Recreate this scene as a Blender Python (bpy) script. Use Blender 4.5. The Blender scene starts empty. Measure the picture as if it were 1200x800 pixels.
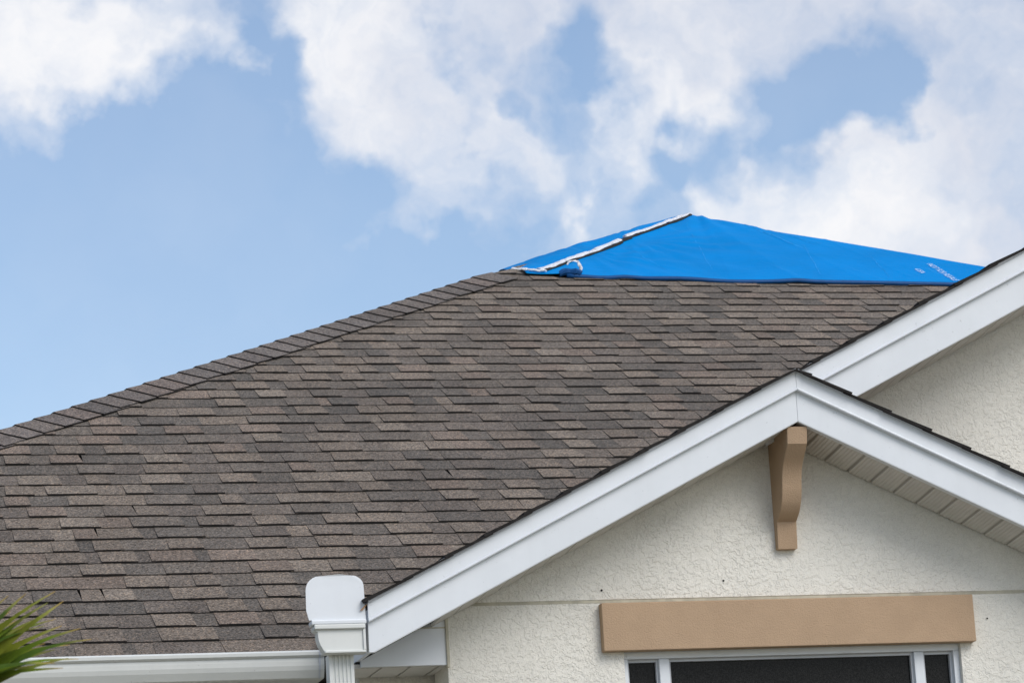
import bpy, bmesh, math, random
from mathutils import Vector, Matrix, noise
random.seed(7)
S = bpy.context.scene
COL = S.collection
R = math.radians

# ------------------------------------------------------------------ camera
FPX = 3959.0                      # focal length in pixels of a 1200 px wide picture
ROLL, PITCH, YAW = R(-3.4), R(12.84), R(13.72)
fw = Vector((math.sin(YAW)*math.cos(PITCH), math.cos(YAW)*math.cos(PITCH), math.sin(PITCH)))
rt = Vector((math.cos(YAW), -math.sin(YAW), 0))
up = rt.cross(fw)
rt2 = math.cos(ROLL)*rt + math.sin(ROLL)*up
up2 = -math.sin(ROLL)*rt + math.cos(ROLL)*up
cam = bpy.data.cameras.new('camera')
cam.sensor_width = 36.0
cam.lens = FPX/1200*36
cam.clip_start, cam.clip_end = 0.1, 3000
cam.dof.use_dof = True
cam.dof.focus_distance = 12.0
cam.dof.aperture_fstop = 15.0
co = bpy.data.objects.new('camera', cam)
m = Matrix.Identity(4)
for i, a in enumerate((rt2, up2, -fw)):
    m[0][i], m[1][i], m[2][i] = a
co.matrix_world = m
COL.objects.link(co)
S.camera = co
GROUND = -1.55                    # eye level is z = 0

# ------------------------------------------------------------------ sun, sky, exposure
SUN_EL, SUN_AZ = R(43), R(152)    # azimuth clockwise from +y
SUN_STRENGTH, SKY_STRENGTH = 1.5, 0.124
sd = bpy.data.lights.new('sun', 'SUN')
sd.energy = SUN_STRENGTH
sd.angle = R(34)
sd.color = (1.0, 0.965, 0.91)
so = bpy.data.objects.new('sun', sd)
sdir = Vector((math.sin(SUN_AZ)*math.cos(SUN_EL), math.cos(SUN_AZ)*math.cos(SUN_EL), math.sin(SUN_EL)))
so.rotation_euler = sdir.to_track_quat('Z', 'Y').to_euler()
so.location = sdir*40
COL.objects.link(so)
S.view_settings.view_transform = 'Standard'
S.view_settings.look = 'None'
S.view_settings.gamma = 1
S.view_settings.use_curve_mapping = False
S.view_settings.exposure = 0.38
S.cycles.use_denoising = True

W = bpy.data.worlds.new('World')
S.world = W
W.use_nodes = True
nt = W.node_tree
nt.nodes.clear()

class NB:
    """small node-graph builder"""
    def __init__(s, tree): s.t = tree
    def n(s, typ, **kw):
        nd = s.t.nodes.new(typ)
        for k, v in kw.items(): setattr(nd, k, v)
        return nd
    def put(s, sock, v):
        if hasattr(v, 'is_output') or isinstance(v, bpy.types.NodeSocket): s.t.links.new(v, sock)
        elif v is not None: sock.default_value = v
    def math(s, op, a, b=None, c=None, clamp=False):
        nd = s.n('ShaderNodeMath', operation=op, use_clamp=clamp)
        for i, v in enumerate((a, b, c)): s.put(nd.inputs[i], v)
        return nd.outputs[0]
    def vec(s, op, a, b=None):
        nd = s.n('ShaderNodeVectorMath', operation=op)
        s.put(nd.inputs[0], a)
        if b is not None:
            s.put(nd.inputs['Scale'] if op == 'SCALE' else nd.inputs[1], b)
        return nd.outputs['Value'] if op in ('DISTANCE', 'DOT_PRODUCT', 'LENGTH') else nd.outputs[0]
    def noise(s, v, scale, detail=2, rough=.5, dist=0, color=False, lac=2.0):
        nd = s.n('ShaderNodeTexNoise')
        s.put(nd.inputs['Vector'], v)
        nd.inputs['Scale'].default_value = scale
        nd.inputs['Detail'].default_value = detail
        nd.inputs['Roughness'].default_value = rough
        nd.inputs['Distortion'].default_value = dist
        nd.inputs['Lacunarity'].default_value = lac
        return nd.outputs['Color'] if color else nd.outputs[0]
    def rng(s, v, a, b, c=0., d=1., smooth=True):
        nd = s.n('ShaderNodeMapRange', interpolation_type='SMOOTHSTEP' if smooth else 'LINEAR')
        s.put(nd.inputs[0], v)
        for i, q in enumerate((a, b, c, d)): nd.inputs[i+1].default_value = q
        return nd.outputs[0]
    def mix(s, f, a, b, blend='MIX'):
        nd = s.n('ShaderNodeMix', data_type='RGBA', blend_type=blend)
        s.put(nd.inputs[0], f)
        for sock, v in ((nd.inputs[6], a), (nd.inputs[7], b)):
            s.put(sock, (*v, 1) if isinstance(v, tuple) and len(v) == 3 else v)
        return nd.outputs[2]

g = NB(nt)
sky = g.n('ShaderNodeTexSky', sky_type='NISHITA')
sky.sun_disc = False
sky.sun_elevation = SUN_EL
sky.sun_rotation = SUN_AZ
sky.altitude = 0
sky.air_density, sky.dust_density, sky.ozone_density = 1.0, 1.2, 1.5
tc = g.n('ShaderNodeTexCoord').outputs['Generated']
d0 = g.vec('NORMALIZE', tc)
w1 = g.vec('SUBTRACT', g.noise(d0, 19, 4, .5, color=True), (.5, .5, .5))
dw = g.vec('ADD', d0, g.vec('SCALE', w1, .06))
w2 = g.vec('SUBTRACT', g.noise(d0, 70, 4, .55, color=True), (.5, .5, .5))
dw = g.vec('ADD', dw, g.vec('SCALE', w2, .023))
# cumulus banks: azimuth, elevation (degrees), radius (degrees), weight
BANKS = [(21.38, 16.46, 0.72, 0.8),
         (14.47, 15.23, 0.49, 0.5),
         (10.4, 15.44, 0.38, 0.6),
         (9.02, 17.46, 0.38, 0.6),
         (5.63, 16.51, 0.38, 0.4),
         (7.21, 17.01, 0.29, 0.3),
         (13.82, 14.43, 0.43, 0.35),
         (12.8, 14.92, 0.58, 0.4),
         (17.99, 16.17, 0.49, 0.45),
         (5.61, 18.33, 1.59, 1),
         (6.64, 18.03, 1.3, 0.9),
         (8.0, 18.28, 0.87, 0.8),
         (8.36, 17.91, 0.58, 0.5),
         (8.95, 17.47, 0.41, 0.45),
         (5.56, 16.55, 0.43, 0.25),
         (8.03, 17.16, 0.2, 0.3),
         (10.13, 18.57, 0.87, 0.6),
         (11.0, 17.89, 1.3, 0.9),
         (12.38, 18.12, 1.74, 0.9),
         (13.75, 18.19, 1.16, 0.7),
         (11.25, 16.87, 1.01, 0.55),
         (12.44, 16.53, 0.87, 0.8),
         (13.17, 16.2, 0.72, 0.7),
         (13.3, 15.76, 0.87, 0.5),
         (12.22, 15.38, 0.72, 0.55),
         (11.75, 14.83, 0.51, 0.4),
         (10.46, 15.39, 0.36, 0.45),
         (8.9, 16.46, 0.43, 0.3),
         (14.84, 16.25, 1.01, 0.55),
         (15.75, 16.33, 0.87, 0.6),
         (14.46, 15.19, 0.55, 0.7),
         (14.12, 18.02, 0.72, 0.5),
         (15.88, 18.27, 1.3, 1),
         (17.05, 17.68, 1.3, 1),
         (16.99, 16.83, 0.72, 0.7),
         (18.59, 18.0, 1.3, 1),
         (20.09, 17.87, 1.3, 0.9),
         (17.76, 15.18, 0.87, 0.9),
         (18.63, 14.82, 1.16, 1),
         (17.41, 14.48, 0.87, 0.8),
         (19.61, 15.9, 0.72, 0.6),
         (19.86, 15.3, 0.72, 0.8),
         (19.35, 16.35, 0.43, 0.3),
         (20.09, 14.56, 1.3, 1),
         (21.81, 17.13, 1.59, 1),
         (22.27, 15.66, 1.74, 1),
         (21.28, 14.6, 1.59, 1),
         (22.57, 14.19, 1.45, 1),
         (20.62, 13.79, 1.16, 1),
         (19.15, 13.92, 1.16, 0.9),
         (8.92, 17.97, 0.41, -0.5),
         (9.93, 17.5, 0.58, -0.7),
         (15.37, 17.44, 0.8, -0.9),
         (16.63, 16.06, 0.65, -0.6),
         (19.4, 16.92, 0.87, -1.0),
         (20.53, 16.11, 0.72, -1.0),
         (20.81, 16.8, 0.43, -0.5),
         (13.37, 16.98, 0.36, -0.5),
         (7.86, 14.55, 3.18, -0.5),
         (10.81, 14.01, 2.17, -0.4),
         (6.58, 16.03, 1.3, -0.4)]
for k in range(26):                            # the same broken cumulus all round the sky
    el = 12+58*((k+.5)/26)**1.3
    az = (k*137.508+31) % 360
    if abs((az-13.7+180) % 360-180) > 21 or el > 34: BANKS.append((az, el, 6+4*((k*7) % 5)/4, .75+.25*((k*3) % 4)/3))
acc = None
for az, el, r, wt in BANKS:
    c = (math.sin(R(az))*math.cos(R(el)), math.cos(R(az))*math.cos(R(el)), math.sin(R(el)))
    q = g.rng(g.vec('DISTANCE', dw, c), R(r)*1.45, R(r)*.25, 0, wt)
    acc = q if acc is None else g.math('ADD', acc, q)
fb = g.noise(dw, 9, 4, .5)
fine = g.noise(dw, 40, 5, .6)
cov = g.math('ADD', g.math('MULTIPLY', g.math('MINIMUM', acc, 1.25), .86), g.math('MULTIPLY_ADD', fb, 1.15, -.575))
cov = g.math('ADD', cov, g.math('MULTIPLY_ADD', fine, 1.3, -.65))
dens = g.math('MULTIPLY', g.rng(cov, -.3, 1.45, 0, 1.), g.rng(g.noise(dw, 26, 5, .6), .28, .62, .62, .97))
thin = g.rng(g.noise(dw, 6, 4, .55), .35, .7, .05, .14)     # thin veil over the blue
dens = g.math('MAXIMUM', dens, thin)
body = g.noise(dw, 9, 4, .5)
ccol = g.mix(g.rng(body, .38, .62), CLOUD_DARK := (4.5, 4.65, 5.15), (6.1, 6.05, 6.1))
skyc = g.mix(1.0, sky.outputs[0], (1.0, 1.0, 1.0), 'MULTIPLY')
mixc = g.mix(dens, skyc, ccol)
bg = g.n('ShaderNodeBackground')
g.put(bg.inputs[0], mixc)
bg.inputs[1].default_value = SKY_STRENGTH
out = g.n('ShaderNodeOutputWorld')
nt.links.new(bg.outputs[0], out.inputs[0])

# ------------------------------------------------------------------ materials
def material(name):
    mt = bpy.data.materials.new(name)
    mt.use_nodes = True
    t = mt.node_tree
    p = t.nodes['Principled BSDF']
    return mt, NB(t), p
def objco(b): return b.n('ShaderNodeTexCoord').outputs['Object']
def bump(b, p, h, dist, strength=1.0):
    nd = b.n('ShaderNodeBump')
    nd.inputs['Strength'].default_value = strength
    nd.inputs['Distance'].default_value = dist
    b.put(nd.inputs['Height'], h)
    b.t.links.new(nd.outputs[0], p.inputs['Normal'])

def mat_shingle():
    mt, b, p = material('asphalt_granules')
    o = objco(b)
    at = b.n('ShaderNodeAttribute', attribute_name='shade').outputs['Color']
    vor = b.n('ShaderNodeTexVoronoi')
    b.put(vor.inputs['Vector'], o)
    vor.inputs['Scale'].default_value = 205
    sep = b.n('ShaderNodeSeparateColor')
    b.put(sep.inputs[0], vor.outputs['Color'])
    gr = b.rng(sep.outputs[0], 0, 1, .42, 1.66, False)
    gr2 = b.rng(b.noise(o, 90, 3, .7), .3, .7, .74, 1.26, False)
    st = b.rng(b.noise(o, 2.3, 4, .6), .3, .7, .86, 1.1)
    k = b.math('MULTIPLY', b.math('MULTIPLY', gr, gr2), st)
    c = b.mix(1.0, at, k, 'MULTIPLY')
    tint = b.mix(b.rng(sep.outputs[1], .8, .95), c, b.mix(1.0, c, (1.5, 1.35, 1.2), 'MULTIPLY'))
    b.put(p.inputs['Base Color'], tint)
    p.inputs['Roughness'].default_value = .95
    p.inputs['Specular IOR Level'].default_value = .25
    bump(b, p, b.math('ADD', sep.outputs[2], b.noise(o, 120, 2)), .0016, .9)
    return mt
def mat_plain(name, col, rough, spec=.5, var=.06, vscale=6, grain=None, bdist=.0008, metallic=0):
    mt, b, p = material(name)
    o = objco(b)
    n1 = b.rng(b.noise(o, vscale, 5, .6), .3, .7, 1-var, 1+var)
    c = b.mix(1.0, (*col, 1), n1, 'MULTIPLY')
    b.put(p.inputs['Base Color'], c)
    p.inputs['Roughness'].default_value = rough
    p.inputs['Specular IOR Level'].default_value = spec
    p.inputs['Metallic'].default_value = metallic
    if grain: bump(b, p, b.noise(o, grain, 3, .6), bdist, .8)
    return mt
def mat_trim(name='white_painted_aluminium', col=(.71, .74, .77)):
    mt, b, p = material(name)
    o = objco(b)
    mp = b.n('ShaderNodeMapping')
    b.put(mp.inputs[0], o)
    mp.inputs['Scale'].default_value = (9, 9, 1.2)
    streak = b.noise(mp.outputs[0], 1.6, 5, .65)
    blot = b.noise(o, 5, 4, .6)
    k = b.math('MULTIPLY', b.rng(streak, .4, .8, 1.0, .965), b.rng(blot, .3, .7, .97, 1.02))
    speck = b.rng(b.noise(o, 70, 2, .5), .70, .78, 1, .8)
    k = b.math('MULTIPLY', k, speck)
    b.put(p.inputs['Base Color'], b.mix(1.0, (*col, 1), k, 'MULTIPLY'))
    p.inputs['Roughness'].default_value = .42
    bump(b, p, b.noise(o, 3.5, 3, .5), .004, .25)
    return mt
def mat_stucco(name, col):
    mt, b, p = material(name)
    o = objco(b)
    wv = b.vec('SUBTRACT', b.noise(o, 40, 3, .6, color=True), (.5, .5, .5))
    q = b.vec('ADD', o, b.vec('SCALE', wv, .032))
    lace = b.rng(b.noise(q, 54, 2.5, .6), .46, .57)
    lace2 = b.rng(b.noise(q, 105, 2, .5), .50, .58)
    grain = b.noise(o, 240, 2, .6)
    h = b.math('ADD', b.math('MULTIPLY_ADD', lace2, .45, lace), b.math('MULTIPLY', grain, .16))
    h = b.math('MULTIPLY', h, b.rng(b.noise(o, 3.4, 4, .6), .3, .7, .45, 1.15))
    dirt = b.rng(b.noise(o, 3, 5, .6), .35, .75, 1.0, .9)
    fl = b.rng(grain, .3, .7, .94, 1.05)
    crev = b.math('SUBTRACT', 1., b.math('ABSOLUTE', b.math('MULTIPLY_ADD', lace, 2., -1.)))
    k = b.math('MULTIPLY', b.math('MULTIPLY', dirt, fl), b.rng(crev, .2, 1., 1., .92))
    b.put(p.inputs['Base Color'], b.mix(1.0, (*col, 1), k, 'MULTIPLY'))
    p.inputs['Roughness'].default_value = .9
    p.inputs['Specular IOR Level'].default_value = .2
    bump(b, p, h, .0030, .62)
    return mt
def mat_soffit():
    mt, b, p = material('ribbed_soffit_aluminium')
    o = objco(b)
    sp = b.n('ShaderNodeSeparateXYZ')
    b.put(sp.inputs[0], o)
    ph = b.math('MULTIPLY', sp.outputs[0], 2*math.pi/.0122)
    rib = b.math('SINE', ph)
    b.put(p.inputs['Base Color'], b.mix(1.0, (.62, .60, .56, 1), b.rng(b.noise(o, 8, 4), .3, .7, .93, 1.04), 'MULTIPLY'))
    p.inputs['Roughness'].default_value = .55
    return mt
def mat_tarp():
    mt, b, p = material('blue_woven_tarp')
    o = objco(b)
    n1 = b.rng(b.noise(o, 2.2, 5, .6), .3, .7, .92, 1.06)
    weave = b.noise(o, 150, 2, .5)
    # pale crease lines left by the folds of the packed sheet
    mp = b.n('ShaderNodeMapping')
    b.put(mp.inputs[0], o)
    mp.inputs['Rotation'].default_value = (0, 0, R(-16))
    wob = b.vec('ADD', mp.outputs[0], b.vec('SCALE', b.noise(o, 4, 3, color=True), .05))
    sp = b.n('ShaderNodeSeparateXYZ')
    b.put(sp.inputs[0], wob)
    fx = b.math('ABSOLUTE', b.math('SUBTRACT', b.math('FRACT', b.math('MULTIPLY', sp.outputs[0], 2.6)), .5))
    crease = b.math('MULTIPLY', b.rng(fx, .012, .0), b.rng(b.noise(o, 3, 3), .4, .65, 0, .16))
    c = b.mix(1.0, (.0, .225, .60, 1), n1, 'MULTIPLY')
    c = b.mix(crease, c, (.25, .55, .9))
    b.put(p.inputs['Base Color'], c)
    p.inputs['Roughness'].default_value = .5
    p.inputs['Specular IOR Level'].default_value = .02
    bump(b, p, b.math('ADD', b.math('MULTIPLY', weave, .12), b.noise(o, 13, 5, .6, 1.2)), .012, .35)
    return mt
def mat_wrap():
    mt, b, p = material('crumpled_white_wrap')
    o = objco(b)
    n1 = b.noise(o, 55, 5, .7, 1.0)
    b.put(p.inputs['Base Color'], b.mix(b.rng(n1, .52, .66), (.80, .81, .84), (.28, .29, .34)))
    p.inputs['Roughness'].default_value = .6
    bump(b, p, n1, .012, .7)
    return mt
def mat_leaf():
    mt, b, p = material('palm_leaflet')
    o = objco(b)
    at = b.n('ShaderNodeAttribute', attribute_name='shade').outputs['Color']
    n1 = b.rng(b.noise(o, 18, 4, .6), .3, .7, .75, 1.25)
    b.put(p.inputs['Base Color'], b.mix(1.0, at, n1, 'MULTIPLY'))
    p.inputs['Roughness'].default_value = .6
    p.inputs['Specular IOR Level'].default_value = .15
    return mt
def mat_glass():
    mt, b, p = material('dark_window_glass')
    p.inputs['Base Color'].default_value = (.012, .013, .016, 1)
    p.inputs['Roughness'].default_value = .15
    p.inputs['Specular IOR Level'].default_value = .1
    o = objco(b)
    n1 = b.noise(o, 420, 1, .5)
    b.put(p.inputs['Base Color'], b.mix(b.rng(n1, .35, .7), (.006, .006, .006), (.027, .026, .026)))
    return mt

M_SH = mat_shingle()
M_EDGE = mat_plain('asphalt_cut_edge', (.022, .020, .019), .9, .2, .3, 40)
M_TRIM = mat_trim()
M_GUT = mat_trim('weathered_white_gutter', (.66, .675, .65))
M_DRIP = mat_plain('grey_drip_metal', (.50, .52, .55), .4, .5, .08)
M_STUC = mat_stucco('cream_lace_stucco', (.785, .76, .69))
M_BEAD = mat_plain('joint_bead', (.47, .44, .35), .8, .3, .15, 20)
M_TAN = mat_plain('tan_fine_stucco', (.445, .315, .208), .9, .2, .04, 9, 240, .0026)
M_SOF = mat_soffit()
M_DARK = mat_plain('dark_joints_and_wood', (.03, .03, .028), .9, .2)  # shade of open soffit joints put in as colour; also nail heads, exposed wood
M_GLASS = mat_glass()
M_TARP = mat_tarp()
M_WRAP = mat_wrap()
M_HEM = mat_plain('dark_blue_tarp', (.001, .065, .22), .55, .3, .12, 30)  # darker blue than the sheet, for the hem and bunched corner
M_PRINT = mat_plain('white_ink', (.60, .76, .92), .6, .3, .25, 60)
M_DECK = mat_plain('roof_underlayment', (.06, .055, .052), .95, .2, .2, 12)
M_LEAF = mat_leaf()
M_TRUNK = mat_plain('palm_bark', (.13, .10, .07), .95, .2, .35, 14, 60, .01)
M_GRASS = mat_plain('lawn', (.24, .218, .165), .95, .2, .35, 1.3, 40, .02)
M_RUST = mat_plain('rusty_stain', (.36, .22, .12), .9, .2, .3, 50)

# ------------------------------------------------------------------ helpers
def link(name, me, mats, parent=None, smooth=False):
    for q in (mats if isinstance(mats, (list, tuple)) else [mats]): me.materials.append(q)
    if smooth:
        for f in me.polygons: f.use_smooth = True
    o = bpy.data.objects.new(name, me)
    COL.objects.link(o)
    if parent is not None:
        o.parent = parent
        w = WORLD[parent.name]
        o.matrix_parent_inverse = Matrix.Translation(-w)
        WORLD[o.name] = Vector((0, 0, 0))
    else: WORLD[o.name] = Vector((0, 0, 0))
    return o
WORLD = {}
def thing(name, loc, label, cat, group=None):
    o = bpy.data.objects.new(name, None)
    o.location = loc
    o.empty_display_size = .2
    COL.objects.link(o)
    WORLD[o.name] = Vector(loc)
    o['label'], o['category'] = label, cat
    if group: o['group'] = group
    return o
def mesh(name, verts, faces):
    me = bpy.data.meshes.new(name)
    me.from_pydata([tuple(v) for v in verts], [], faces)
    me.update()
    return me
def clean(bm):
    bmesh.ops.recalc_face_normals(bm, faces=bm.faces)
def bm_mesh(name, bm):
    clean(bm)
    me = bpy.data.meshes.new(name)
    bm.to_mesh(me)
    bm.free()
    return me
def prism(bm, poly, vec):
    """extrude a closed 3D polygon along vec"""
    vec = Vector(vec)
    a = [bm.verts.new(p) for p in poly]
    b = [bm.verts.new(Vector(p)+vec) for p in poly]
    n = len(a)
    bm.faces.new(a)
    bm.faces.new(list(reversed(b)))
    for i in range(n): bm.faces.new((a[i], a[(i+1) % n], b[(i+1) % n], b[i]))
    return a+b
def box(bm, x0, x1, y0, y1, z0, z1, bev=0.0):
    vs = prism(bm, [(x0, y0, z0), (x1, y0, z0), (x1, y0, z1), (x0, y0, z1)], (0, y1-y0, 0))
    if bev:
        es = list({e for v in vs for e in v.link_edges})
        bmesh.ops.bevel(bm, geom=es, offset=bev, segments=2, profile=.5, affect='EDGES')
def solid(name, mat, parent, fn, smooth=False):
    bm = bmesh.new()
    fn(bm)
    return link(name, bm_mesh(name, bm), mat, parent, smooth)

# ------------------------------------------------------------------ measures of the place (metres, eye at 0,0,0)
MY, MZ, MP = 10.751, 1.536, .5                # a course line of the main front slope
EAVE_Y = 10.623
HIP_C, HIP_R = -11.965, 22.17                 # plan lines of the hips: x - y = HIP_C, x + y = HIP_R
PEAK = Vector(((HIP_R+HIP_C)/2, (HIP_R-HIP_C)/2, 0))
def wav(x, y):
    return .0055*noise.noise((x*.8, y*.8, 3.1)) + .0022*noise.noise((x*3.1, y*3.1, 7.7))
def front(y): return MZ+MP*(y-MY)
PEAK.z = front(PEAK.y)
GX, GZ, GPL, GPR = 3.357, 2.245, .4985, .479   # small gable apex and pitches
BAX = 5.6                                      # big gable apex
GY, BY = 10.0, 10.15                           # fascia planes
WY, BWY = 10.22, 10.45                         # wall planes
def gl(x): return GZ+GPL*(x-GX)               # shared left slope of both gables
def gr(x): return GZ-GPR*(x-GX)
BZ = gl(BAX)
GRX = 4.80                                     # right end of the small gable
LX = 1.94                                      # left end of the rakes

# ------------------------------------------------------------------ ground
gm = mesh('ground', [(-900, -900, GROUND), (900, -900, GROUND), (900, 900, GROUND), (-900, 900, GROUND)], [(0, 1, 2, 3)])
go = link('ground', gm, M_GRASS)
go['kind'] = 'structure'

# ------------------------------------------------------------------ house
house = thing('house', (4.0, 10.5, GROUND), 'cream stucco house with brown shingle hip roof, nested white-trimmed gables and a window', 'house')

# walls
def walls_main(bm):
    box(bm, -.9, 10.2, 11.05, 11.2, GROUND, 1.40)
    box(bm, -.9, -.75, 11.2, 23, GROUND, 1.40)
    box(bm, 10.05, 10.2, 11.2, 23, GROUND, 1.40)
    box(bm, -.75, 10.05, 22.85, 23, GROUND, 1.40)
solid('wall', M_STUC, house, walls_main)
def big_wall(bm):
    zl = lambda x: min(gl(x), 2*BZ-gl(x)-0, BZ-GPL*(x-BAX))-.15
    pts = [(1.99, BWY, GROUND), (9.2, BWY, GROUND), (9.2, BWY, zl(9.2)), (BAX, BWY, zl(BAX)), (1.99, BWY, zl(1.99))]
    prism(bm, pts, (0, .2, 0))
solid('gable_wall', M_STUC, house, big_wall)
CW = 2.234                                    # left corner of the bumped-out bay
CE = 4.50
WX0, WX1, WZ1, WZ0 = 2.797, 3.921, 1.394, .35  # window opening
ZJ = 1.556                                    # control joint
def bay_low(bm):
    y0, y1 = WY, WY+.2
    box(bm, CW, WX0, y0, y1, GROUND, ZJ-.004)
    box(bm, WX1, CE, y0, y1, GROUND, ZJ-.004)
    box(bm, WX0, WX1, y0, y1, GROUND, WZ0)
    box(bm, WX0, WX1, y0, y1, WZ1, ZJ-.004)
solid('bay_wall', M_STUC, house, bay_low)
def bay_up(bm):
    y0 = WY-.003
    xr = CE
    top = lambda x: min(gl(x), gr(x))-.158
    pts = [(CW-.0, y0, ZJ+.004), (xr, y0, ZJ+.004)]
    if top(xr) > ZJ+.01: pts.append((xr, y0, top(xr)))
    else: pts[-1] = (GX+(GZ-.158-ZJ-.004)/GPR, y0, ZJ+.004)
    pts += [(GX, y0, top(GX))]
    xl = GX-(GZ-.158-ZJ-.004)/GPL
    pts[0] = (xl, y0, ZJ+.004)
    prism(bm, pts, (0, .2, 0))
solid('bay_gable_wall', M_STUC, house, bay_up)
def bead(bm):
    box(bm, CW+.07, CE, WY-.001, WY+.02, ZJ-.006, ZJ+.006)
solid('joint_bead', M_BEAD, house, bead)
def corner(bm):
    box(bm, CW-.006, CW+.004, WY-.004, WY+.2, GROUND, 1.50, .001)
solid('corner_bead', M_STUC, house, corner)
for (x, z, r) in ((2.737, 1.590, .0042), (3.140, 1.612, .0036), (4.02, 1.47, .003)):
    def mark(bm, x=x, z=z, r=r):
        bmesh.ops.create_icosphere(bm, subdivisions=1, radius=r, matrix=Matrix.Translation((x, WY-.004, z)))
    solid('nail_head', M_DARK, house, mark)

# lintel band over the window
def lintel(bm):
    box(bm, 2.725, 3.965, WY-.034, WY+.01, 1.393, 1.545, .0025)
solid('lintel', M_TAN, house, lintel)

# bracket under the small gable
BR = [(10.006, 2.066), (10.016, 2.013), (10.046, 1.986), (10.068, 1.966), (10.083, 1.948), (10.094, 1.925), (10.100, 1.903), (10.105, 1.88),
      (10.113, 1.858), (10.124, 1.838), (10.142, 1.818), (10.164, 1.803), (10.183, 1.792), (10.192, 1.706)]
def spline(pts, n=5):
    o_ = []
    for i in range(len(pts)-1):
        p = [pts[max(0, i-1)], pts[i], pts[i+1], pts[min(len(pts)-1, i+2)]]
        for k in range(n):
            t = k/n
            o_.append(tuple(.5*(2*p[1][c]+(p[2][c]-p[0][c])*t+(2*p[0][c]-5*p[1][c]+4*p[2][c]-p[3][c])*t*t+(3*p[1][c]-p[0][c]-3*p[2][c]+p[3][c])*t**3) for c in (0, 1)))
    return o_+[pts[-1]]
BR = BR[:1]+spline(BR[1:13])+BR[13:]
def bracket(bm):
    pts = [(3.322, y, z) for y, z in BR] + [(3.322, WY+.01, 1.706), (3.322, WY+.01, 2.075)]
    vs = prism(bm, pts, (.066, 0, 0))
    clean(bm)
    es = [e for e in bm.edges if abs(e.verts[0].co.x-e.verts[1].co.x) < 1e-4]
    bmesh.ops.bevel(bm, geom=es, offset=.0025, segments=2, profile=.5, affect='EDGES')
solid('bracket', M_TAN, house, bracket)

# window
win = None
def wframe(bm):
    y0, y1 = WY+.018, WY+.075
    box(bm, WX0, WX1, y0, y1, WZ1-.022, WZ1, .002)
    box(bm, WX0, WX1, y0, y1, WZ0, WZ0+.03, .002)
    box(bm, WX0, WX0+.016, y0+.001, y1, WZ0+.03, WZ1-.022, .002)
    box(bm, WX1-.020, WX1, y0+.001, y1, WZ0+.03, WZ1-.022, .002)
win = solid('window', M_TRIM, house, wframe)
for x0, x1 in ((2.916, 2.950), (3.768, 3.801)):
    def mul(bm, x0=x0, x1=x1): box(bm, x0, x1, WY+.022, WY+.07, WZ0+.03, WZ1-.0225, .003)
    solid('mullion', M_TRIM, win, mul)
for x0, x1 in ((WX0+.016, 2.916), (2.950, 3.768), (3.801, WX1-.020)):
    def sash(bm, x0=x0, x1=x1):
        y0, y1 = WY+.036, WY+.06
        box(bm, x0, x0+.007, y0, y1, WZ0+.03, WZ1-.0225)
        box(bm, x1-.007, x1, y0, y1, WZ0+.03, WZ1-.0225)
        box(bm, x0+.007, x1-.007, y0, y1, WZ1-.031, WZ1-.0225)
    solid('sash', M_DRIP, win, sash)
    def pane(bm, x0=x0, x1=x1): box(bm, x0+.006, x1-.006, WY+.05, WY+.056, WZ0+.03, WZ1-.024)
    solid('pane', M_GLASS, win, pane)

# ------------------------------------------------------------------ rakes
def fascia_profile(h):
    k = h/.165
    return [(0.004, .014), (.056*k, .0145), (.0585*k, .019), (.0615*k, .021), (.0645*k, .0205), (.0665*k, .016), (.0675*k, .004), (h-.004, .002), (h-.001, .001), (h, -.002),
            (h, -.022), (.004, -.022)]
def rake(name, xa, xb, zf, yf, h, clip=None, parent=house):
    """board that follows z = zf(x) from xa to xb, plumb cut at both ends"""
    bm = bmesh.new()
    prof = fascia_profile(h)
    n = 9
    rings = []
    for i in range(n+1):
        x = xa+(xb-xa)*i/n
        wob = .0003*noise.noise((x*1.7, yf, 1.0))
        rings.append([bm.verts.new((x, yf-o+wob, zf(x)-v+.0008*noise.noise((x*2.1, yf, 9.)))) for v, o in prof])
    m_ = len(prof)
    for a, b in zip(rings, rings[1:]):
        for i in range(m_): bm.faces.new((a[i], a[(i+1) % m_], b[(i+1) % m_], b[i]))
    bm.faces.new(rings[0])
    bm.faces.new(list(reversed(rings[-1])))
    if clip is not None:
        r = bmesh.ops.bisect_plane(bm, geom=bm.verts[:]+bm.edges[:]+bm.faces[:], plane_co=(0, 0, clip), plane_no=(0, 0, -1), clear_outer=True)
        es = [e for e in r['geom_cut'] if isinstance(e, bmesh.types.BMEdge)]
        bmesh.ops.holes_fill(bm, edges=es)
    o = link(name, bm_mesh(name, bm), M_TRIM, parent)
    bm = bmesh.new()                           # metal drip edge on top of the board
    dp = [(-.004, .024), (.0075, .024), (.0085, .0155), (.0035, .0155), (.0035, -.03), (-.004, -.03)]
    ra = [bm.verts.new((xa, yf-q, zf(xa)-v)) for v, q in dp]
    rb = [bm.verts.new((xb, yf-q, zf(xb)-v)) for v, q in dp]
    for i in range(6): bm.faces.new((ra[i], ra[(i+1) % 6], rb[(i+1) % 6], rb[i]))
    bm.faces.new(ra); bm.faces.new(list(reversed(rb)))
    link('drip_edge', bm_mesh('drip_edge', bm), M_DRIP, o)
    return o
FH = .165
rake('rake_fascia', LX, GX-.0006, gl, GY, FH, 1.383)
rake('rake_fascia', GX+.0006, GRX, gr, GY, FH)
rake('rake_fascia', 3.30, BAX-.0006, gl, BY, .181)
rake('rake_fascia', BAX+.0006, 9.25, lambda x: BZ-GPL*(x-BAX), BY, .181)

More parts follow.
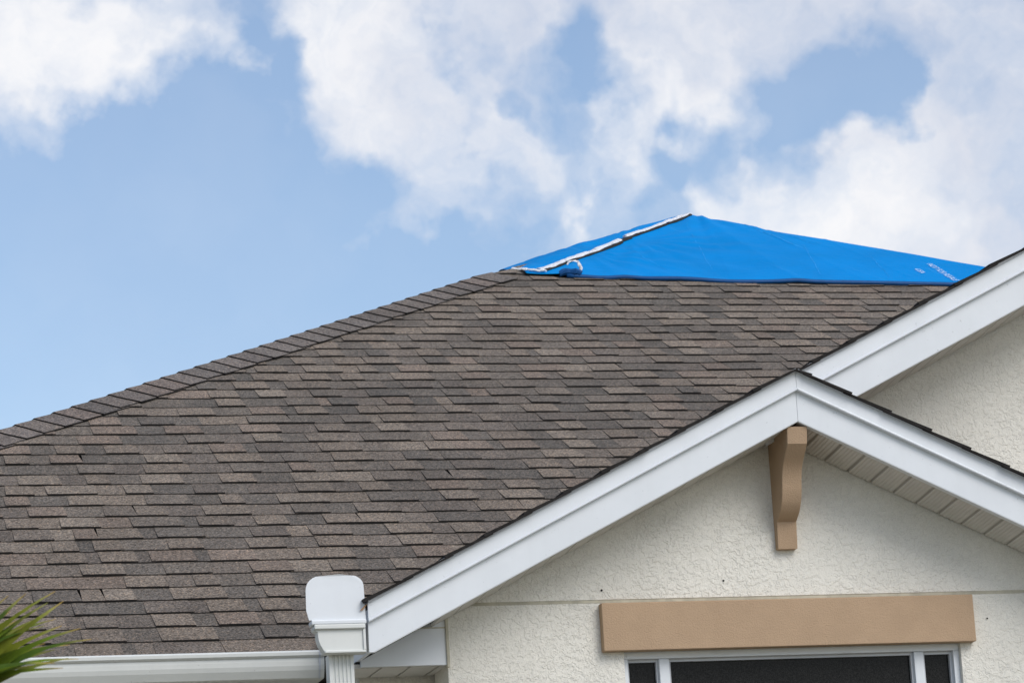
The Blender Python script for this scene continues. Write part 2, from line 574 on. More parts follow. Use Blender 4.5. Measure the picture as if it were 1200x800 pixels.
# sloped soffits: one ribbed panel after the other, with open V joints
def soffit_run(xa, xb, zf, y0, y1, step, parent, h, tilt=.017):
    base = solid('soffit_channel', M_DARK, parent, lambda bm: prism(bm, [(x, y1+.012, zf(x)-h+k-tilt) for x, k in ((xa, .016), (xb, .016), (xb, .028), (xa, .028))], (0, y0-y1-.012, tilt)))
    n = max(1, round(abs(xb-xa)/step))
    for i in range(n):
        a, b = xa+(xb-xa)*i/n, xa+(xb-xa)*(i+1)/n
        s = 1 if b > a else -1
        t = random.uniform(-.0008, .0008)
        z = lambda x: zf(x)-h+.002+t
        def pan(bm):
            g0, g1 = a+s*.0020, b-s*.0062
            up_ = .012
            rb = 6
            sec = []
            for q in range(rb):
                xa_, xb_ = g0+(g1-g0)*q/rb, g0+(g1-g0)*(q+1)/rb
                sec += [(xa_, z(xa_)), (xa_+(xb_-xa_)*.62, z(xa_+(xb_-xa_)*.62)), (xa_+(xb_-xa_)*.78, z(xa_+(xb_-xa_)*.78)+.0024)]
            sec += [(g1, z(g1)), (b-s*.0012, z(b)+.0085), (b-s*.0012, z(b)+up_), (g0, z(g0)+up_)]
            prism(bm, [(x, y0, zz) for x, zz in sec], (0, y1-.011-y0-random.uniform(0, .002), -tilt))
        solid('soffit_panel', M_SOF, base, pan)
soffit_run(GX+.002, GRX-.02, gr, GY+.0225, WY, .0735, house, FH, .017)
soffit_run(GX-.002, CW-.06, gl, GY+.0225, WY, .0735, house, FH, .011)
soffit_run(BAX-.002, 3.5, gl, BY+.0225, BWY, .0735, house, .181, .019)
soffit_run(BAX+.002, 9.2, lambda x: BZ-GPL*(x-BAX), BY+.0225, BWY, .0735, house, .181, .019)

# boxed return at the left end of the small gable
def ret(bm):
    zb = lambda x: gl(x)-FH+.006
    prism(bm, [(1.952, 10.20, 1.366), (CW-.012, 10.20, 1.366), (CW-.012, 10.20, zb(CW-.012)), (1.952, 10.20, zb(1.952))], (0, .02, 0))
rp = solid('return_panel', M_TRIM, house, ret)
def retlip(bm):
    box(bm, CW-.012, CW-.003, 10.192, 10.222, 1.358, gl(CW)-FH+.0, .001)
    box(bm, 1.952, CW-.012, 10.197, 10.2, 1.480, 1.4835)
solid('trim_channel', M_BEAD, rp, retlip)
def under(bm):
    prism(bm, [(LX, GY+.0225, 1.385), (LX+.012, GY+.0225, 1.385), (LX+.012, GY+.0225, 1.50), (LX, GY+.0225, 1.50)], (0, .60, 0))
solid('eave_fascia', M_TRIM, house, under)
base = solid('return_soffit', M_DARK, house, lambda bm: box(bm, LX+.0, CW-.004, 10.222, BWY, 1.378, 1.386))
for i in range(4):
    a = LX-.01+i*.0905
    def pan(bm, a=a):
        b_ = min(a+.0905, CW-.004)
        prism(bm, [(a+.002, 10.221, 1.364), (b_-.007, 10.221, 1.364), (b_-.0015, 10.221, 1.374), (b_-.0015, 10.221, 1.377), (a+.002, 10.221, 1.377)], (0, BWY-.008-10.221, 0))
    solid('soffit_panel', M_SOF, base, pan)

# ------------------------------------------------------------------ gutters
KP = [(0, .086), (0, 0), (.120, 0), (.126, .003), (.131, .012), (.139, .026), (.1435, .040), (.145, .054), (.145, .066), (.150, .068), (.156, .073), (.157, .082), (.152, .087), (.143, .086)]
def gutter_shell(name, pt, along, length_pts, scale=1.0):
    bm = bmesh.new()
    rows = []
    for s in length_pts: rows.append([bm.verts.new(pt(s, u*scale, v*scale)) for u, v in KP])
    for a, b in zip(rows, rows[1:]):
        for i in range(len(KP)-1): bm.faces.new((a[i], a[i+1], b[i+1], b[i]))
    o = link(name, bm_mesh(name, bm), M_GUT, house)
    md = o.modifiers.new('thickness', 'SOLIDIFY')
    md.thickness = .0022
    md.offset = 0
    return o
def gut_main(s, u, v): return (s, 10.648-u, 1.377+v*1.0+.0012*noise.noise((s*1.3, 0, 4))+.001*(s-1))
gmain = gutter_shell('gutter', gut_main, 'x', [-1.45+i*.1 for i in range(33)]+[1.862, 1.888], .98)
def cap(name, pt, s, ds, parent, scale=1.0):
    bm = bmesh.new()
    poly = [pt(s, u*scale, v*scale) for u, v in KP]
    prism(bm, poly, Vector(pt(s+ds, 0, 0))-Vector(pt(s, 0, 0)))
    return link(name, bm_mesh(name, bm), M_GUT, parent)
cap('end_cap', gut_main, 1.888, .004, gmain, .99)
def seam(bm):
    for q in (1.874,):
        pts = [gut_main(q, u*1.0, v*.98) for u, v in KP[2:]]
        for (a, b) in zip(pts, pts[1:]):
            prism(bm, [Vector(a), Vector(b), Vector(b)+Vector((0, -.002, -.001)), Vector(a)+Vector((0, -.002, -.001))], (.006, 0, 0))
solid('seam', M_DRIP, gmain, seam)
def gut_gab(s, u, v): return (1.930-u, s, 1.383+v)
ggab = gutter_shell('gutter', gut_gab, 'y', [10.0, 10.02, 10.045])
ec = cap('end_cap', gut_gab, 9.997, .004, ggab, 1.0)
def rim(bm):
    box(bm, 1.773, 1.930, 9.986, 9.9965, 1.4555, 1.470, .003)
    box(bm, 1.803, 1.930, 9.990, 9.9965, 1.383, 1.391, .002)
    box(bm, 1.9225, 1.9302, 9.991, 9.9962, 1.3915, 1.4545, .001)
solid('rim', M_GUT, ec, rim)
def splash(bm):
    x0, x1, z0, z1 = 1.753, 1.934, 1.484, 1.623
    pts = [(x0+.006, z0), (x1, z0-.001)]
    rr = .036
    for i in range(9):
        a = math.pi/2*i/8
        pts.append((x1-.002-rr+rr*math.cos(a), z1-.004-rr*.9+rr*.9*math.sin(a)))
    pts.append((x0+.105, z1+.0005))
    rr = .045
    for i in range(7):
        a = math.pi/2+math.pi/2*i/6
        pts.append((x0+rr+rr*math.cos(a), z1-.004-rr+rr*math.sin(a)))
    pts.append((x0-.001, z0+.03))
    prism(bm, [(x, 9.993+.10*(z-z0)*.35+.002*math.sin(40*x), z) for x, z in pts], (0, .0025, 0))
    box(bm, x0+.012, x1, 9.986, 10.04, z0-.0145, z0-.001, .003)
solid('splash_guard', M_TRIM, ggab, splash)
def stain(bm):
    prism(bm, [(1.925, 9.989, 1.511), (1.942, 9.989, 1.532), (1.930, 9.989, 1.524), (1.915, 9.989, 1.509)], (0, .003, 0))
solid('rust_streak', M_RUST, ggab, stain)
def spout(bm):
    x0, x1, y0, y1 = 1.822, 1.898, 10.035, 10.095
    sec = []
    n = 5
    w = (x1-x0)
    sec.append((x0, y1)); sec.append((x0, y0))
    for i in range(n):
        a = x0+.008+(w-.016)*i/n
        b = a+(w-.016)/n
        sec += [(a+.002, y0), (a+.004, y0+.004), (b-.004, y0+.004), (b-.002, y0)]
    sec += [(x1, y0), (x1, y1)]
    prism(bm, [(x, y, GROUND+.1) for x, y in sec], (0, 0, 1.384-GROUND-.1))
solid('downspout', M_GUT, house, spout)

# ------------------------------------------------------------------ roof decks
def deck_main(bm):
    e = .012
    c = [(HIP_C+EAVE_Y, EAVE_Y), (HIP_R-EAVE_Y, EAVE_Y), (HIP_R-EAVE_Y, 2*PEAK.y-EAVE_Y), (HIP_C+EAVE_Y, 2*PEAK.y-EAVE_Y)]
    z = front(EAVE_Y)-e
    vs = [bm.verts.new((x, y, z)) for x, y in c]
    lo = [bm.verts.new((x, y, z-.025)) for x, y in c]
    pk = bm.verts.new((PEAK.x, PEAK.y, PEAK.z-e))
    for i in range(4):
        j = (i+1) % 4
        bm.faces.new((vs[i], vs[j], pk))
        bm.faces.new((lo[i], lo[j], vs[j], vs[i]))
    bm.faces.new(list(reversed(lo)))
roof = solid('main_roof', M_DECK, house, deck_main)
def deck_gable(bm):
    t = .010
    yv = lambda z: MY+(z-MZ)/MP+.05           # where a height meets the main slope
    def slab(p):
        prism(bm, [Vector(q)-Vector((0, 0, t)) for q in p], (0, 0, -.016))
    slab([(LX, GY-.004, gl(LX)), (GX, GY-.004, gl(GX)), (GX, yv(gl(GX)), gl(GX)), (LX, yv(gl(LX)), gl(LX))])
    slab([(GX+.001, BY-.004, gl(GX+.001)), (BAX, BY-.004, BZ), (BAX, yv(BZ), BZ), (GX+.001, yv(gl(GX+.001)), gl(GX+.001))])
    slab([(GX+.001, GY-.004, gr(GX+.001)), (GRX, GY-.004, gr(GRX)), (GRX, BWY-.001, gr(GRX)), (GX+.001, BWY-.001, gr(GX+.001))])
    rz = lambda x: BZ-GPL*(x-BAX)
    slab([(BAX+.001, BY-.004, rz(BAX+.001)), (9.25, BY-.004, rz(9.25)), (9.25, yv(rz(9.25)), rz(9.25)), (BAX+.001, yv(BZ), rz(BAX+.001))])
groof = solid('gable_roof', M_DECK, house, deck_gable)

# ------------------------------------------------------------------ shingles
EXPO = .143
cs, sn = 1/math.hypot(1, MP), MP/math.hypot(1, MP)
LIGHT = [(.172, .146, .127), (.160, .136, .119), (.182, .157, .138), (.150, .129, .114), (.168, .138, .121)]
MIDS = [(.134, .118, .107), (.125, .109, .100), (.142, .123, .111)]
DARKS = [(.112, .101, .094), (.117, .105, .097), (.104, .095, .089), (.122, .108, .099)]
def pick(high):
    r = random.random()
    p = LIGHT if r < (.70 if high else .16) else MIDS if r < (.92 if high else .52) else DARKS
    c = random.choice(p)
    k = random.uniform(.92, 1.08)
    return (c[0]*k*1.06, c[1]*k*1.03, c[2]*k*.95)
def course_tabs(x0, x1, start=.2):
    """list of (xa, xb, high) that tile a course"""
    out_, x, high = [], x0-random.uniform(0, start), random.random() < .5
    while x < x1:
        if high: w = random.choice((.085, .105, .12, .135, .15, .165, .14, .18))
        else: w = random.choice((.05, .08, .10, .12, .13, .15, .165))
        w *= random.uniform(.92, 1.08)
        out_.append((max(x, x0), min(x+w, x1), high))
        x += w
        if random.random() > .07: high = not high
    return [t for t in out_ if t[1]-t[0] > .012]
def tab_geo(xa, xb, s0, high, P, ex=EXPO, lean=(0, 0)):
    """8 corner wedge; P(x, s, h) maps along-course, up-slope, height to the world. s0 = butt line"""
    th = (.0102 if high else .0060)+random.uniform(-.0006, .0008)
    drop = random.uniform(-.0022, .0022)
    la, lb = lean
    top = ex+.028
    lift = random.uniform(0, .0018) if random.random() < .3 else 0
    q = lambda x, s, h: P(x, s, h)
    v = [q(xa, s0+drop, -.001), q(xb, s0+drop, -.001), q(xb+lb, s0+top, -.004), q(xa+la, s0+top, -.004),
         q(xa, s0+drop, th+lift), q(xb, s0+drop, th+lift*.4), q(xb+lb, s0+top, .0005+th*.12), q(xa+la, s0+top, .0005+th*.12)]
    f = [(4, 5, 6, 7), (0, 1, 5, 4), (3, 0, 4, 7), (1, 2, 6, 5), (3, 2, 1, 0)]
    return v, f
def tabs_mesh(name, items):
    vs, fs, mi, cols = [], [], [], []
    for (v, f, c) in items:
        b = len(vs)
        vs += [tuple(p) for p in v]
        for k, face in enumerate(f):
            fs.append(tuple(i+b for i in face))
            mi.append(0 if k == 0 else 1)
            cols += [(*c, 1)]*len(face)
    me = mesh(name, vs, fs)
    ca = me.color_attributes.new('shade', 'FLOAT_COLOR', 'CORNER')
    ca.data.foreach_set('color', [q for c in cols for q in c])
    me.materials.append(M_SH); me.materials.append(M_EDGE)
    me.polygons.foreach_set('material_index', mi)
    return me
def P_main(x, s, h):
    y = EAVE_Y+s*cs
    x = min(max(x, HIP_C+y-.004), HIP_R-y+.004)
    return Vector((x, y-h*sn, front(EAVE_Y)+s*sn+h*cs+wav(x, y)))
def seen(v):
    d = v.dot(fw)
    return (600+FPX*v.dot(rt2)/d, 400-FPX*v.dot(up2)/d)
items = []
ncourse = 46
for k in range(-1, ncourse):
    s0 = k*EXPO+random.uniform(-.0015, .0015) if k >= 0 else -.018
    ex = EXPO if k >= 0 else .16
    y = EAVE_Y+s0*cs
    if y > PEAK.y-.4: break
    x0 = HIP_C+y-.01
    x1 = min(y-8.81+.22, HIP_R-y)
    if x1 < x0+.2: continue
    for xa, xb, high in course_tabs(x0, x1):
        sl = random.uniform(-.002, .008) if high else 0
        if not high: xa, xb = xa-.012, xb+.012
        v, f = tab_geo(xa, xb, s0, high if k >= 0 else False, P_main, ex, (sl, -sl) if high else (0.012, -.012) if False else (0, 0))
        a, b = seen(v[4]), seen(v[6])
        cx, cy = (a[0]+b[0])/2, (a[1]+b[1])/2
        rk = gl(min(max(v[4].x, LX), BAX))    # hidden behind the rakes?
        dd = v[4]*(GY/v[4].y)
        vis = -15 < cx < 1215 and 250 < cy < 775 and not (dd.x > LX and dd.z < gl(dd.x)) and y < 15.75 and cx-.0 > -20
        area = abs(b[0]-a[0])*abs(a[1]-b[1]) if vis and k >= 0 else 0
        items.append((area, (v, f, pick(high))))
items.sort(key=lambda t: -t[0])
for a, it in items[:300]:
    me = tabs_mesh('shingle', [it])
    link('shingle', me, [], roof)
o = link('shingle', tabs_mesh('shingle_field', [it for a, it in items[300:]]), [], roof)
o['kind'] = 'stuff'

# gables: left slope (courses run along y), right slope of the small gable
gi = []
c2 = 1/math.hypot(1, GPL)
def P_left(a, s, h):
    x = min(LX-.012+s*c2, GX if a < BY-.05 else BAX)
    return Vector((x-h*GPL*c2, a, gl(x)+h*c2))
def P_right(a, s, h):
    x = max(GRX+.012-s*c2, GX)
    return Vector((x+h*GPR*c2, a, gr(x)+h*c2-.003))
for k in range(0, 40):
    x = LX-.012+k*EXPO*c2
    if x > BAX: break
    yf = GY-.034 if x+EXPO*c2*.6 < GX else BY-.034
    yend = MY+(gl(x)-MZ)/MP+.10
    jit = random.uniform(-.004, .004)
    for a, b, high in course_tabs(yf+jit, yend, 0):
        hgh = True if a <= yf+jit+1e-6 and random.random() < .6 else high
        gi.append((*tab_geo(a, b, k*EXPO, hgh, P_left), pick(hgh)))
for k in range(0, 20):
    x = GRX+.012-k*EXPO*c2
    if x < GX+.02: break
    jit = random.uniform(-.004, .004)
    for a, b, high in course_tabs(GY-.034+jit, BWY-.004, 0):
        hgh = True if random.random() < .6 else high
        v, f = tab_geo(a, b, k*EXPO, hgh, P_right)
        gi.append((v, f, pick(hgh)))
o = link('shingle', tabs_mesh('gable_shingle_field', gi), [], groof)
o['kind'] = 'stuff'

# hip caps: folded pieces, each lapping the one below
hd = Vector((1, 1, MP)).normalized()
nF = Vector((0, -MP, 1)).normalized()
nL = Vector((-MP, 0, 1)).normalized()
pF = hd.cross(nF); pF = pF if pF.y < 0 else -pF          # down the front slope, square to the hip
pL = hd.cross(nL); pL = pL if pL.x < 0 else -pL
nT = (nF+nL).normalized()
hstart = Vector((HIP_C+EAVE_Y-.02, EAVE_Y-.02, front(EAVE_Y)-.01))
CAPE = .127
i = 0
hip_end = HIP_C+15.66
while True:
    p0 = hstart+hd*(i*CAPE)
    if p0.x > hip_end: break
    hw = .142+random.uniform(-.006, .008)
    hw2 = hw-.006
    L = CAPE*1.5
    c = random.choice(LIGHT[3:]+MIDS+MIDS+DARKS[3:])
    vs = []
    jl = random.uniform(-.006, .006)
    sk = random.uniform(-.010, .010)
    for th in (.0125, .007):
        for (s, extra, ww) in ((0, .0165, hw), (L, .0075, hw2)):
            base_ = p0+hd*s
            hump = .010
            vs += [base_+pL*ww+nL*(extra+th-.0125)+hd*(jl if s == 0 else 0),
                   base_+pL*ww*.35+nL*(extra+th-.0125+.006),
                   base_+nT*(extra+th-.0125+hump),
                   base_+pF*ww*.35+nF*(extra+th-.0125+.006),
                   base_+pF*(ww+.006*noise.noise((i*.7+s*3, 5, 5)))+nF*(extra+th-.0125+.002)+hd*(sk if s == 0 else 0)]
    f, mi_ = [], []
    for j in range(4):
        f.append((j, j+1, 5+j+1, 5+j)); mi_.append(0)
    for j in range(4):
        f.append((10+j+1, 10+j, 15+j, 15+j+1)); mi_.append(1)
        f.append((j+1, j, 10+j, 10+j+1)); mi_.append(1)
    f.append((0, 5, 15, 10)); mi_.append(1)
    f.append((9, 4, 14, 19)); mi_.append(1)
    me = mesh('hip_cap', vs, f)
    ca = me.color_attributes.new('shade', 'FLOAT_COLOR', 'CORNER')
    n_ = len(ca.data)
    kk = random.uniform(.9, 1.1)
    ca.data.foreach_set('color', [c[0]*kk, c[1]*kk, c[2]*kk, 1]*n_)
    me.materials.append(M_SH); me.materials.append(M_EDGE)
    me.polygons.foreach_set('material_index', mi_)
    link('hip_cap', me, [], roof)
    i += 1

# ------------------------------------------------------------------ blue tarp over the peak
tarp = thing('tarp', (PEAK.x, PEAK.y, PEAK.z), 'bright blue tarp stretched over the roof peak with white-wrapped battens', 'tarp')
def smin(a, b, k):
    h = max(0, min(1, .5+.5*(b-a)/k))
    return b+(a-b)*h-k*h*(1-h)
TC, TR = -11.90, 22.235
def tarp_z(x, y):
    zf = front(y)
    zl_ = front(x-TC)
    zr = front(TR-x)
    zb = front(TR-TC-y)
    z = smin(smin(zf, zr, .03), smin(zl_, zb, .03), .03)+.023
    d = (y+TC-x)/math.sqrt(2)*1.0              # >0: left of the hip
    t = (y-15.7)/1.35                          # along the hip
    if -.1 < d < 1.2 and 0 < t:
        prof = max(0, math.sin(math.pi*min(1, max(0, (d+.02)/.9)))) 
        z += .098*prof*max(0, min(1, t*3))*max(0, min(1, (1.02-t)*2.2))
    # the sheet sags and ripples
    z += .0035*noise.noise((x*2.2, y*1.6, .5))+.0010*noise.noise((x*6, y*4, 2.5))
    xf = 5.22+(17.05-y)*.03
    if y < 17.1: z += .012*math.exp(-abs(x-xf)/.09)*min(1, max(0, (17.1-y)/.25))
    for (ax, ay, bx, by, am, wd) in ((5.30, 17.0, 5.72, 16.25, .006, .016), (5.26, 17.05, 4.95, 15.6, .004, .014), (5.45, 16.8, 5.62, 15.55, .003, .013), (5.75, 16.45, 5.9, 15.55, .003, .013), (4.68, 16.40, 4.85, 15.6, .003, .014), (4.40, 16.10, 4.50, 15.65, .003, .014), (4.45, 16.12, 4.75, 15.75, .004, .016)):
        ux_, uy_ = bx-ax, by-ay
        l2 = ux_*ux_+uy_*uy_
        tt = max(0, min(1, ((x-ax)*ux_+(y-ay)*uy_)/l2))
        dd_ = math.hypot(x-ax-ux_*tt, y-ay-uy_*tt)
        if dd_ < .08: z += am*math.exp(-(dd_/wd)**2)*(1-.5*tt)
    # folds that fan out from the peak and from the batten fixings
    for (px, py, am, fr, ph) in ((5.25, 17.1, .005, 15, .3), (4.68, 16.42, .003, 17, 1.2), (4.35, 16.1, .003, 13, 2.0)):
        r_ = math.hypot(x-px, y-py)
        th_ = math.atan2(y-py, x-px)
        z += am*math.sin(fr*th_+ph+1.5*noise.noise((th_*2, r_, ph)))*min(1, r_/.25)*math.exp(-((r_-.3)/.55)**2)
    return z
def bottom_y(x):
    pts = [(3.6, 15.71), (3.96, 15.69), (4.17, 15.655), (5.03, 15.55), (6.04, 15.49), (7.2, 15.46)]
    for (a, b), (c_, d_) in zip(pts, pts[1:]):
        if x <= c_: return b+(d_-b)*(x-a)/(c_-a)
    return pts[-1][1]
NX, NY = 230, 190
X0, X1, Y1 = 3.925, 6.95, 18.6
vs, fs = [], []
for j in range(NY+1):
    for i in range(NX+1):
        x = X0+(X1-X0)*i/NX
        yb = bottom_y(x)
        y = yb+(Y1-yb)*(j/NY)**1.15
        vs.append((x, y, tarp_z(x, y)))
for j in range(NY):
    for i in range(NX):
        a = j*(NX+1)+i
        fs.append((a, a+1, a+NX+2, a+NX+1))
sheet = link('sheet', mesh('sheet', vs, fs), M_TARP, tarp, True)
md = sheet.modifiers.new('thickness', 'SOLIDIFY')
md.thickness = .002
def tube(bm, pts, rad, seg=8, flat=1.0):
    rings = []
    for i, p in enumerate(pts):
        a = Vector(pts[max(0, i-1)]); b = Vector(pts[min(len(pts)-1, i+1)])
        t = (b-a).normalized()
        u = t.cross(Vector((0, -MP, 1)).normalized()).normalized()
        w = u.cross(t)
        r_ = rad(i) if callable(rad) else rad
        rings.append([bm.verts.new(Vector(p)+u*(r_*math.cos(2*math.pi*k/seg))+w*(r_*flat*math.sin(2*math.pi*k/seg))) for k in range(seg)])
    for a, b in zip(rings, rings[1:]):
        for k in range(seg): bm.faces.new((a[k], a[(k+1) % seg], b[(k+1) % seg], b[k]))
    bm.faces.new(rings[0]); bm.faces.new(list(reversed(rings[-1])))
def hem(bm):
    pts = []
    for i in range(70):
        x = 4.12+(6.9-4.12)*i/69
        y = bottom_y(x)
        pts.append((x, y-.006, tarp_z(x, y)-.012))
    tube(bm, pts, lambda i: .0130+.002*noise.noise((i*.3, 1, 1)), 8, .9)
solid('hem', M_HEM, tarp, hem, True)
def batten(a, b, wid, seed, sag=.0):
    a, b = Vector(a), Vector(b)
    n = 26
    def fn(bm):
        pts = []
        for i in range(n+1):
            t = i/n
            p = a.lerp(b, t)
            p.x += .010*noise.noise((t*4, seed, 0))
            p.z = tarp_z(p.x, p.y)+.010+sag*math.sin(math.pi*t)
            pts.append(p)
        tube(bm, pts, lambda i: wid*(1+.16*noise.noise((i*.35, seed, 2))), 9, .32)
        for v in bm.verts:
            v.co += Vector([.0045*noise.noise((v.co.x*34+k*7, v.co.y*28, v.co.z*28+seed)) for k in range(3)])
    return solid('batten', M_WRAP, tarp, fn)
batten((4.00, 15.735, 0), (4.60, 16.36, 0), .0175, 1)
batten((4.655, 16.44, 0), (5.195, 17.02, 0), .0145, 2)
def lip(a, b, seed):
    a, b = Vector(a), Vector(b)
    def fn(bm):
        pts = []
        for i in range(20):
            p = a.lerp(b, i/19)
            p.x += .010*noise.noise((i/19*4, seed, 0))+.012
            p.y -= .012
            p.z = tarp_z(p.x, p.y)+.004
            pts.append(p)
        tube(bm, pts, lambda i: .0075+.006*noise.noise((i*.6, seed, 4)), 6, .8)
    solid('wood_strip', M_DARK, tarp, fn)
lip((4.00, 15.735, 0), (4.60, 16.36, 0), 1)
lip((4.655, 16.44, 0), (5.17, 16.99, 0), 2)
def gap(bm):
    pts = [Vector((4.58+.1*t, 16.34+.1*t, 0)) for t in (0, .35, .7, 1)]
    for p in pts: p.z = tarp_z(p.x, p.y)+.004
    tube(bm, pts, .016, 6, .5)
solid('bare_strip', M_DARK, tarp, gap)
def strip_white(bm):
    pts = []
    for i in range(16):
        t = i/15
        x = 3.865+.16*t
        y = 15.735-.045*t+.010*noise.noise((t*6, 3, 3))
        pts.append((x, y, max(tarp_z(max(x, 3.84), max(y, 15.7)), front(y)+.03)+.004))
    tube(bm, pts, lambda i: .009+.005*noise.noise((i*.8, 5, 5)), 7, .6)
    for v in bm.verts: v.co += Vector([.006*noise.noise((v.co.x*35+k*7, v.co.y*35, v.co.z*35)) for k in range(3)])
solid('torn_edge', M_WRAP, tarp, strip_white)
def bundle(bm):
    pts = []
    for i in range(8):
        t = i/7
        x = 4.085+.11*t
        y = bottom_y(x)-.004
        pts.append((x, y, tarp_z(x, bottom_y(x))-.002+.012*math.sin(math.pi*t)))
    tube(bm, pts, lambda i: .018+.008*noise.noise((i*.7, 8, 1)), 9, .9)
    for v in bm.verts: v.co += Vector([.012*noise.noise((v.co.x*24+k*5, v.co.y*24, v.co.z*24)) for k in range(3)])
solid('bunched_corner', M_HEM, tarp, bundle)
def curl(bm):
    path = [(4.118, .040), (4.130, .052), (4.146, .058), (4.163, .057), (4.177, .052), (4.186, .040), (4.190, .024), (4.188, .008), (4.180, -.004)]
    pts = [(x, 15.643, tarp_z(x, 15.67)+h_) for x, h_ in path]
    tube(bm, pts, lambda i: (.004, .007, .006, .009, .011, .012, .010, .008, .005)[i], 7, .35)
    for v in bm.verts: v.co += Vector([.008*noise.noise((v.co.x*45+k*5, v.co.y*45, v.co.z*45)) for k in range(3)])
solid('torn_flap', M_WRAP, tarp, curl)
M_CREASE = mat_plain('whitened_crease', (.03, .31, .70), .6, .1, .3, 30)
for pts_, r_ in ((((5.42, 16.78), (5.51, 16.36), (5.56, 16.19)), .004), (((5.52, 16.70), (5.64, 16.32)), .0025), (((5.58, 16.30), (5.43, 15.64)), .002), (((5.10, 16.8), (4.90, 15.75)), .0018), (((4.60, 16.30), (4.66, 15.75)), .0018), (((5.86, 16.1), (5.78, 15.60)), .0018)):
    def cr(bm):
        P_ = []
        for (a, b) in zip(pts_, pts_[1:]):
            for k in range(13):
                x, y = a[0]+(b[0]-a[0])*k/12, a[1]+(b[1]-a[1])*k/12
                P_.append((x+.006*noise.noise((x*9, y*9, 1)), y, tarp_z(x, y)+.001))
        tube(bm, P_, lambda i: r_*(.35+.65*math.sin(math.pi*min(1, max(0, i/len(P_)*.94+.03)))), 6, .4)
    solid('crease', M_CREASE, tarp, cr)
def printed(txt, x, y, length, height):
    cu = bpy.data.curves.new('t', 'FONT')
    cu.body = txt
    cu.size = 1
    to = bpy.data.objects.new('t', cu)
    COL.objects.link(to)
    dg = bpy.context.evaluated_depsgraph_get()
    me = bpy.data.meshes.new_from_object(to.evaluated_get(dg))
    bpy.data.objects.remove(to)
    w = max(v.co.x for v in me.vertices)
    for v in me.vertices:
        a, b = v.co.x/w*length, v.co.y*height/.7
        px, py = x+b, y-a*cs
        v.co = Vector((px, py, tarp_z(px, py)+.004))
    me.materials.clear()
    link('printed_text', me, M_PRINT, tarp)
printed('NOT FOR RESALE', 6.085, 15.87, .40, .036)
printed('USA', 5.975, 15.76, .10, .032)

# ------------------------------------------------------------------ palm beside the eave
palm = thing('palm_tree', (.10, 7.1, GROUND), 'small palm with narrow green leaflets reaching up beside the white gutter', 'palm')
crown = Vector((.10, 7.1, .46))
def trunk(bm):
    n = 22
    rings = []
    for i in range(n+1):
        t = i/n
        z = GROUND+(crown.z-GROUND)*t
        r_ = (.085-.025*t)*(1.06 if i % 2 else .96)
        rings.append([bm.verts.new((crown.x+.05*math.sin(2*t)-.05*math.sin(2)+r_*math.cos(k*math.pi/5), crown.y+r_*math.sin(k*math.pi/5), z)) for k in range(10)])
    for a, b in zip(rings, rings[1:]):
        for k in range(10): bm.faces.new((a[k], a[(k+1) % 10], b[(k+1) % 10], b[k]))
    bm.faces.new(list(reversed(rings[0]))); bm.faces.new(rings[-1])
solid('trunk', M_TRUNK, palm, trunk)
GREENS = [(.095, .145, .008), (.115, .165, .012), (.05, .09, .008), (.16, .19, .03), (.13, .15, .012)]
def leaflet_geo(a, b, wid, seed, up_v):
    """folded blade from a to b"""
    a, b = Vector(a), Vector(b)
    t = (b-a).normalized()
    s_ = t.cross(up_v).normalized()
    n_ = s_.cross(t)
    L = (b-a).length
    vs_, fs_, cl = [], [], []
    c = random.choice(GREENS)
    ks = 7
    tip = random.random() < .75
    for i in range(ks+1):
        q = i/ks
        w = wid*(.55+.45*math.sin(math.pi*min(1, q*1.5+.12)))*(1-q**3.2)+.0006
        mid = a+t*(L*q)+n_*(L*.10*math.sin(math.pi*q)-L*.05*q*q)
        vs_ += [mid-s_*w+n_*w*.35, mid, mid+s_*w+n_*w*.35]
        cl.append((.30, .19, .05) if tip and q > .88 else (.20, .20, .05) if q > .78 else c)
    for i in range(ks):
        k = i*3
        fs_ += [(k, k+1, k+4, k+3), (k+1, k+2, k+5, k+4)]
    return vs_, fs_, cl
def leaf_mesh(name, geos):
    vs_, fs_, cols = [], [], []
    for v, f, cl in geos:
        b = len(vs_)
        vs_ += v
        fs_ += [tuple(i+b for i in q) for q in f]
        for q in cl: cols += [q]*3
    me = mesh(name, vs_, fs_)
    ca = me.color_attributes.new('shade', 'FLOAT_COLOR', 'POINT')
    ca.data.foreach_set('color', [z for c in cols for z in (*c, 1)])
    return me
def frond(pts, leaves):
    """stem through pts; leaves = list of (a, b, width)"""
    fr = solid('frond', M_TRUNK if False else M_LEAF, palm, lambda bm: tube(bm, pts, lambda i: .007*(1-.8*i/len(pts))+.0012, 6))
    me = fr.data
    ca = me.color_attributes.new('shade', 'FLOAT_COLOR', 'POINT')
    ca.data.foreach_set('color', [.11, .14, .04, 1]*len(me.vertices))
    for k, (a, b, w) in enumerate(leaves):
        link('leaflet', leaf_mesh('leaflet', [leaflet_geo(a, b, w, k, Vector((random.uniform(-.3, .3), -1, random.uniform(.1, .9))).normalized())]), M_LEAF, fr, True)
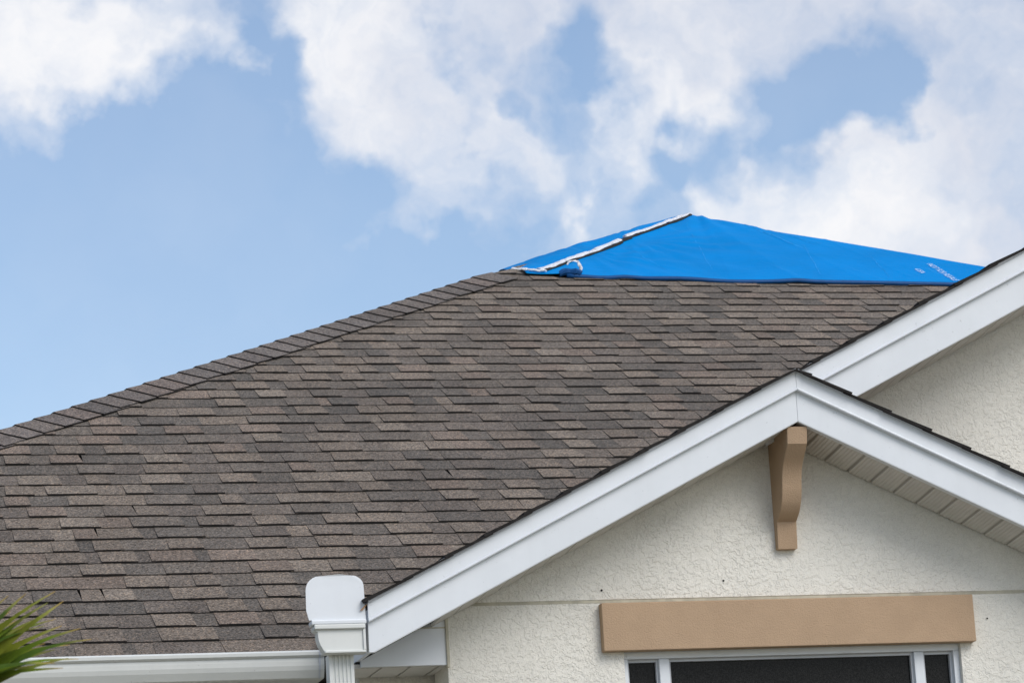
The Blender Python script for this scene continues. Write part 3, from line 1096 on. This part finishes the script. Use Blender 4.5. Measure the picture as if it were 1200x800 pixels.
def arc(az, reach, rise, droop, n=14):
    d = Vector((math.sin(az), math.cos(az), 0))
    return [crown+d*(reach*t)+Vector((0, 0, rise*t-droop*t*t)) for t in [i/(n-1) for i in range(n)]], d
# the frond that rises into view, its leaflets fanning out past the stem's end
st, d = arc(R(100), .62, .62, .22)
lv = []
base0 = Vector((.545, 7.0, .915))
ux = Vector((.972, -.235, 0))
tips = [(-.03, .235), (-.02, .21), (.0, .24), (.010, .215), (.20, .115), (.145, .185), (.055, .195), (.085, .182), (.105, .172), (.135, .150), (.130, .165), (.165, .165), (.150, .138), (.172, .132), (.120, .118),
        (.160, .108), (.185, .092), (.222, .090), (.150, .075), (.178, .060), (.120, .055), (.190, .048), (.140, .040), (.075, .145), (.090, .125),
        (.100, .095), (.110, .075), (.06, .165), (.035, .205), (.13, .092), (.08, .06), (.165, .035), (.105, .145)]
for k, (c_, d_) in enumerate(tips):
    L_ = random.uniform(.17, .24)
    ang = math.atan2(d_-.0, c_+.10)*.9+random.uniform(-.08, .10)+.06
    dy = random.uniform(-.06, .06)
    tip_ = base0+ux*c_+Vector((0, dy*1.3, d_))
    lv.append((tip_-(ux*math.cos(ang)+Vector((0, 0, math.sin(ang))))*L_, tip_, random.uniform(.006, .0098)))
frond([crown.lerp(base0+ux*-.06+Vector((0, 0, .02)), t)+Vector((0, 0, .10*math.sin(math.pi*t))) for t in [i/9 for i in range(10)]], lv)
for az, reach, rise, droop in ((R(200), .9, .55, .75), (R(245), .95, .6, .7), (R(280), .9, .75, .7), (R(315), .85, .75, .75), (R(160), .9, .35, .8), (R(350), .8, .35, .7), (R(125), .8, .15, .75), (R(225), .6, .85, .35), (R(60), .7, .12, .7)):
    pts, d = arc(az, reach, rise, droop, 16)
    side = Vector((d.y, -d.x, 0))
    lv = []
    for i in range(3, 16):
        t = i/15
        l_ = .26*math.sin(math.pi*min(1, .18+t*.8))+.05
        for s_ in (-1, 1):
            dirv = (side*s_*.8+d*.65+Vector((0, 0, random.uniform(-.15, .35)))).normalized()
            lv.append((pts[i], pts[i]+dirv*l_, .007))
    frond(pts, lv)
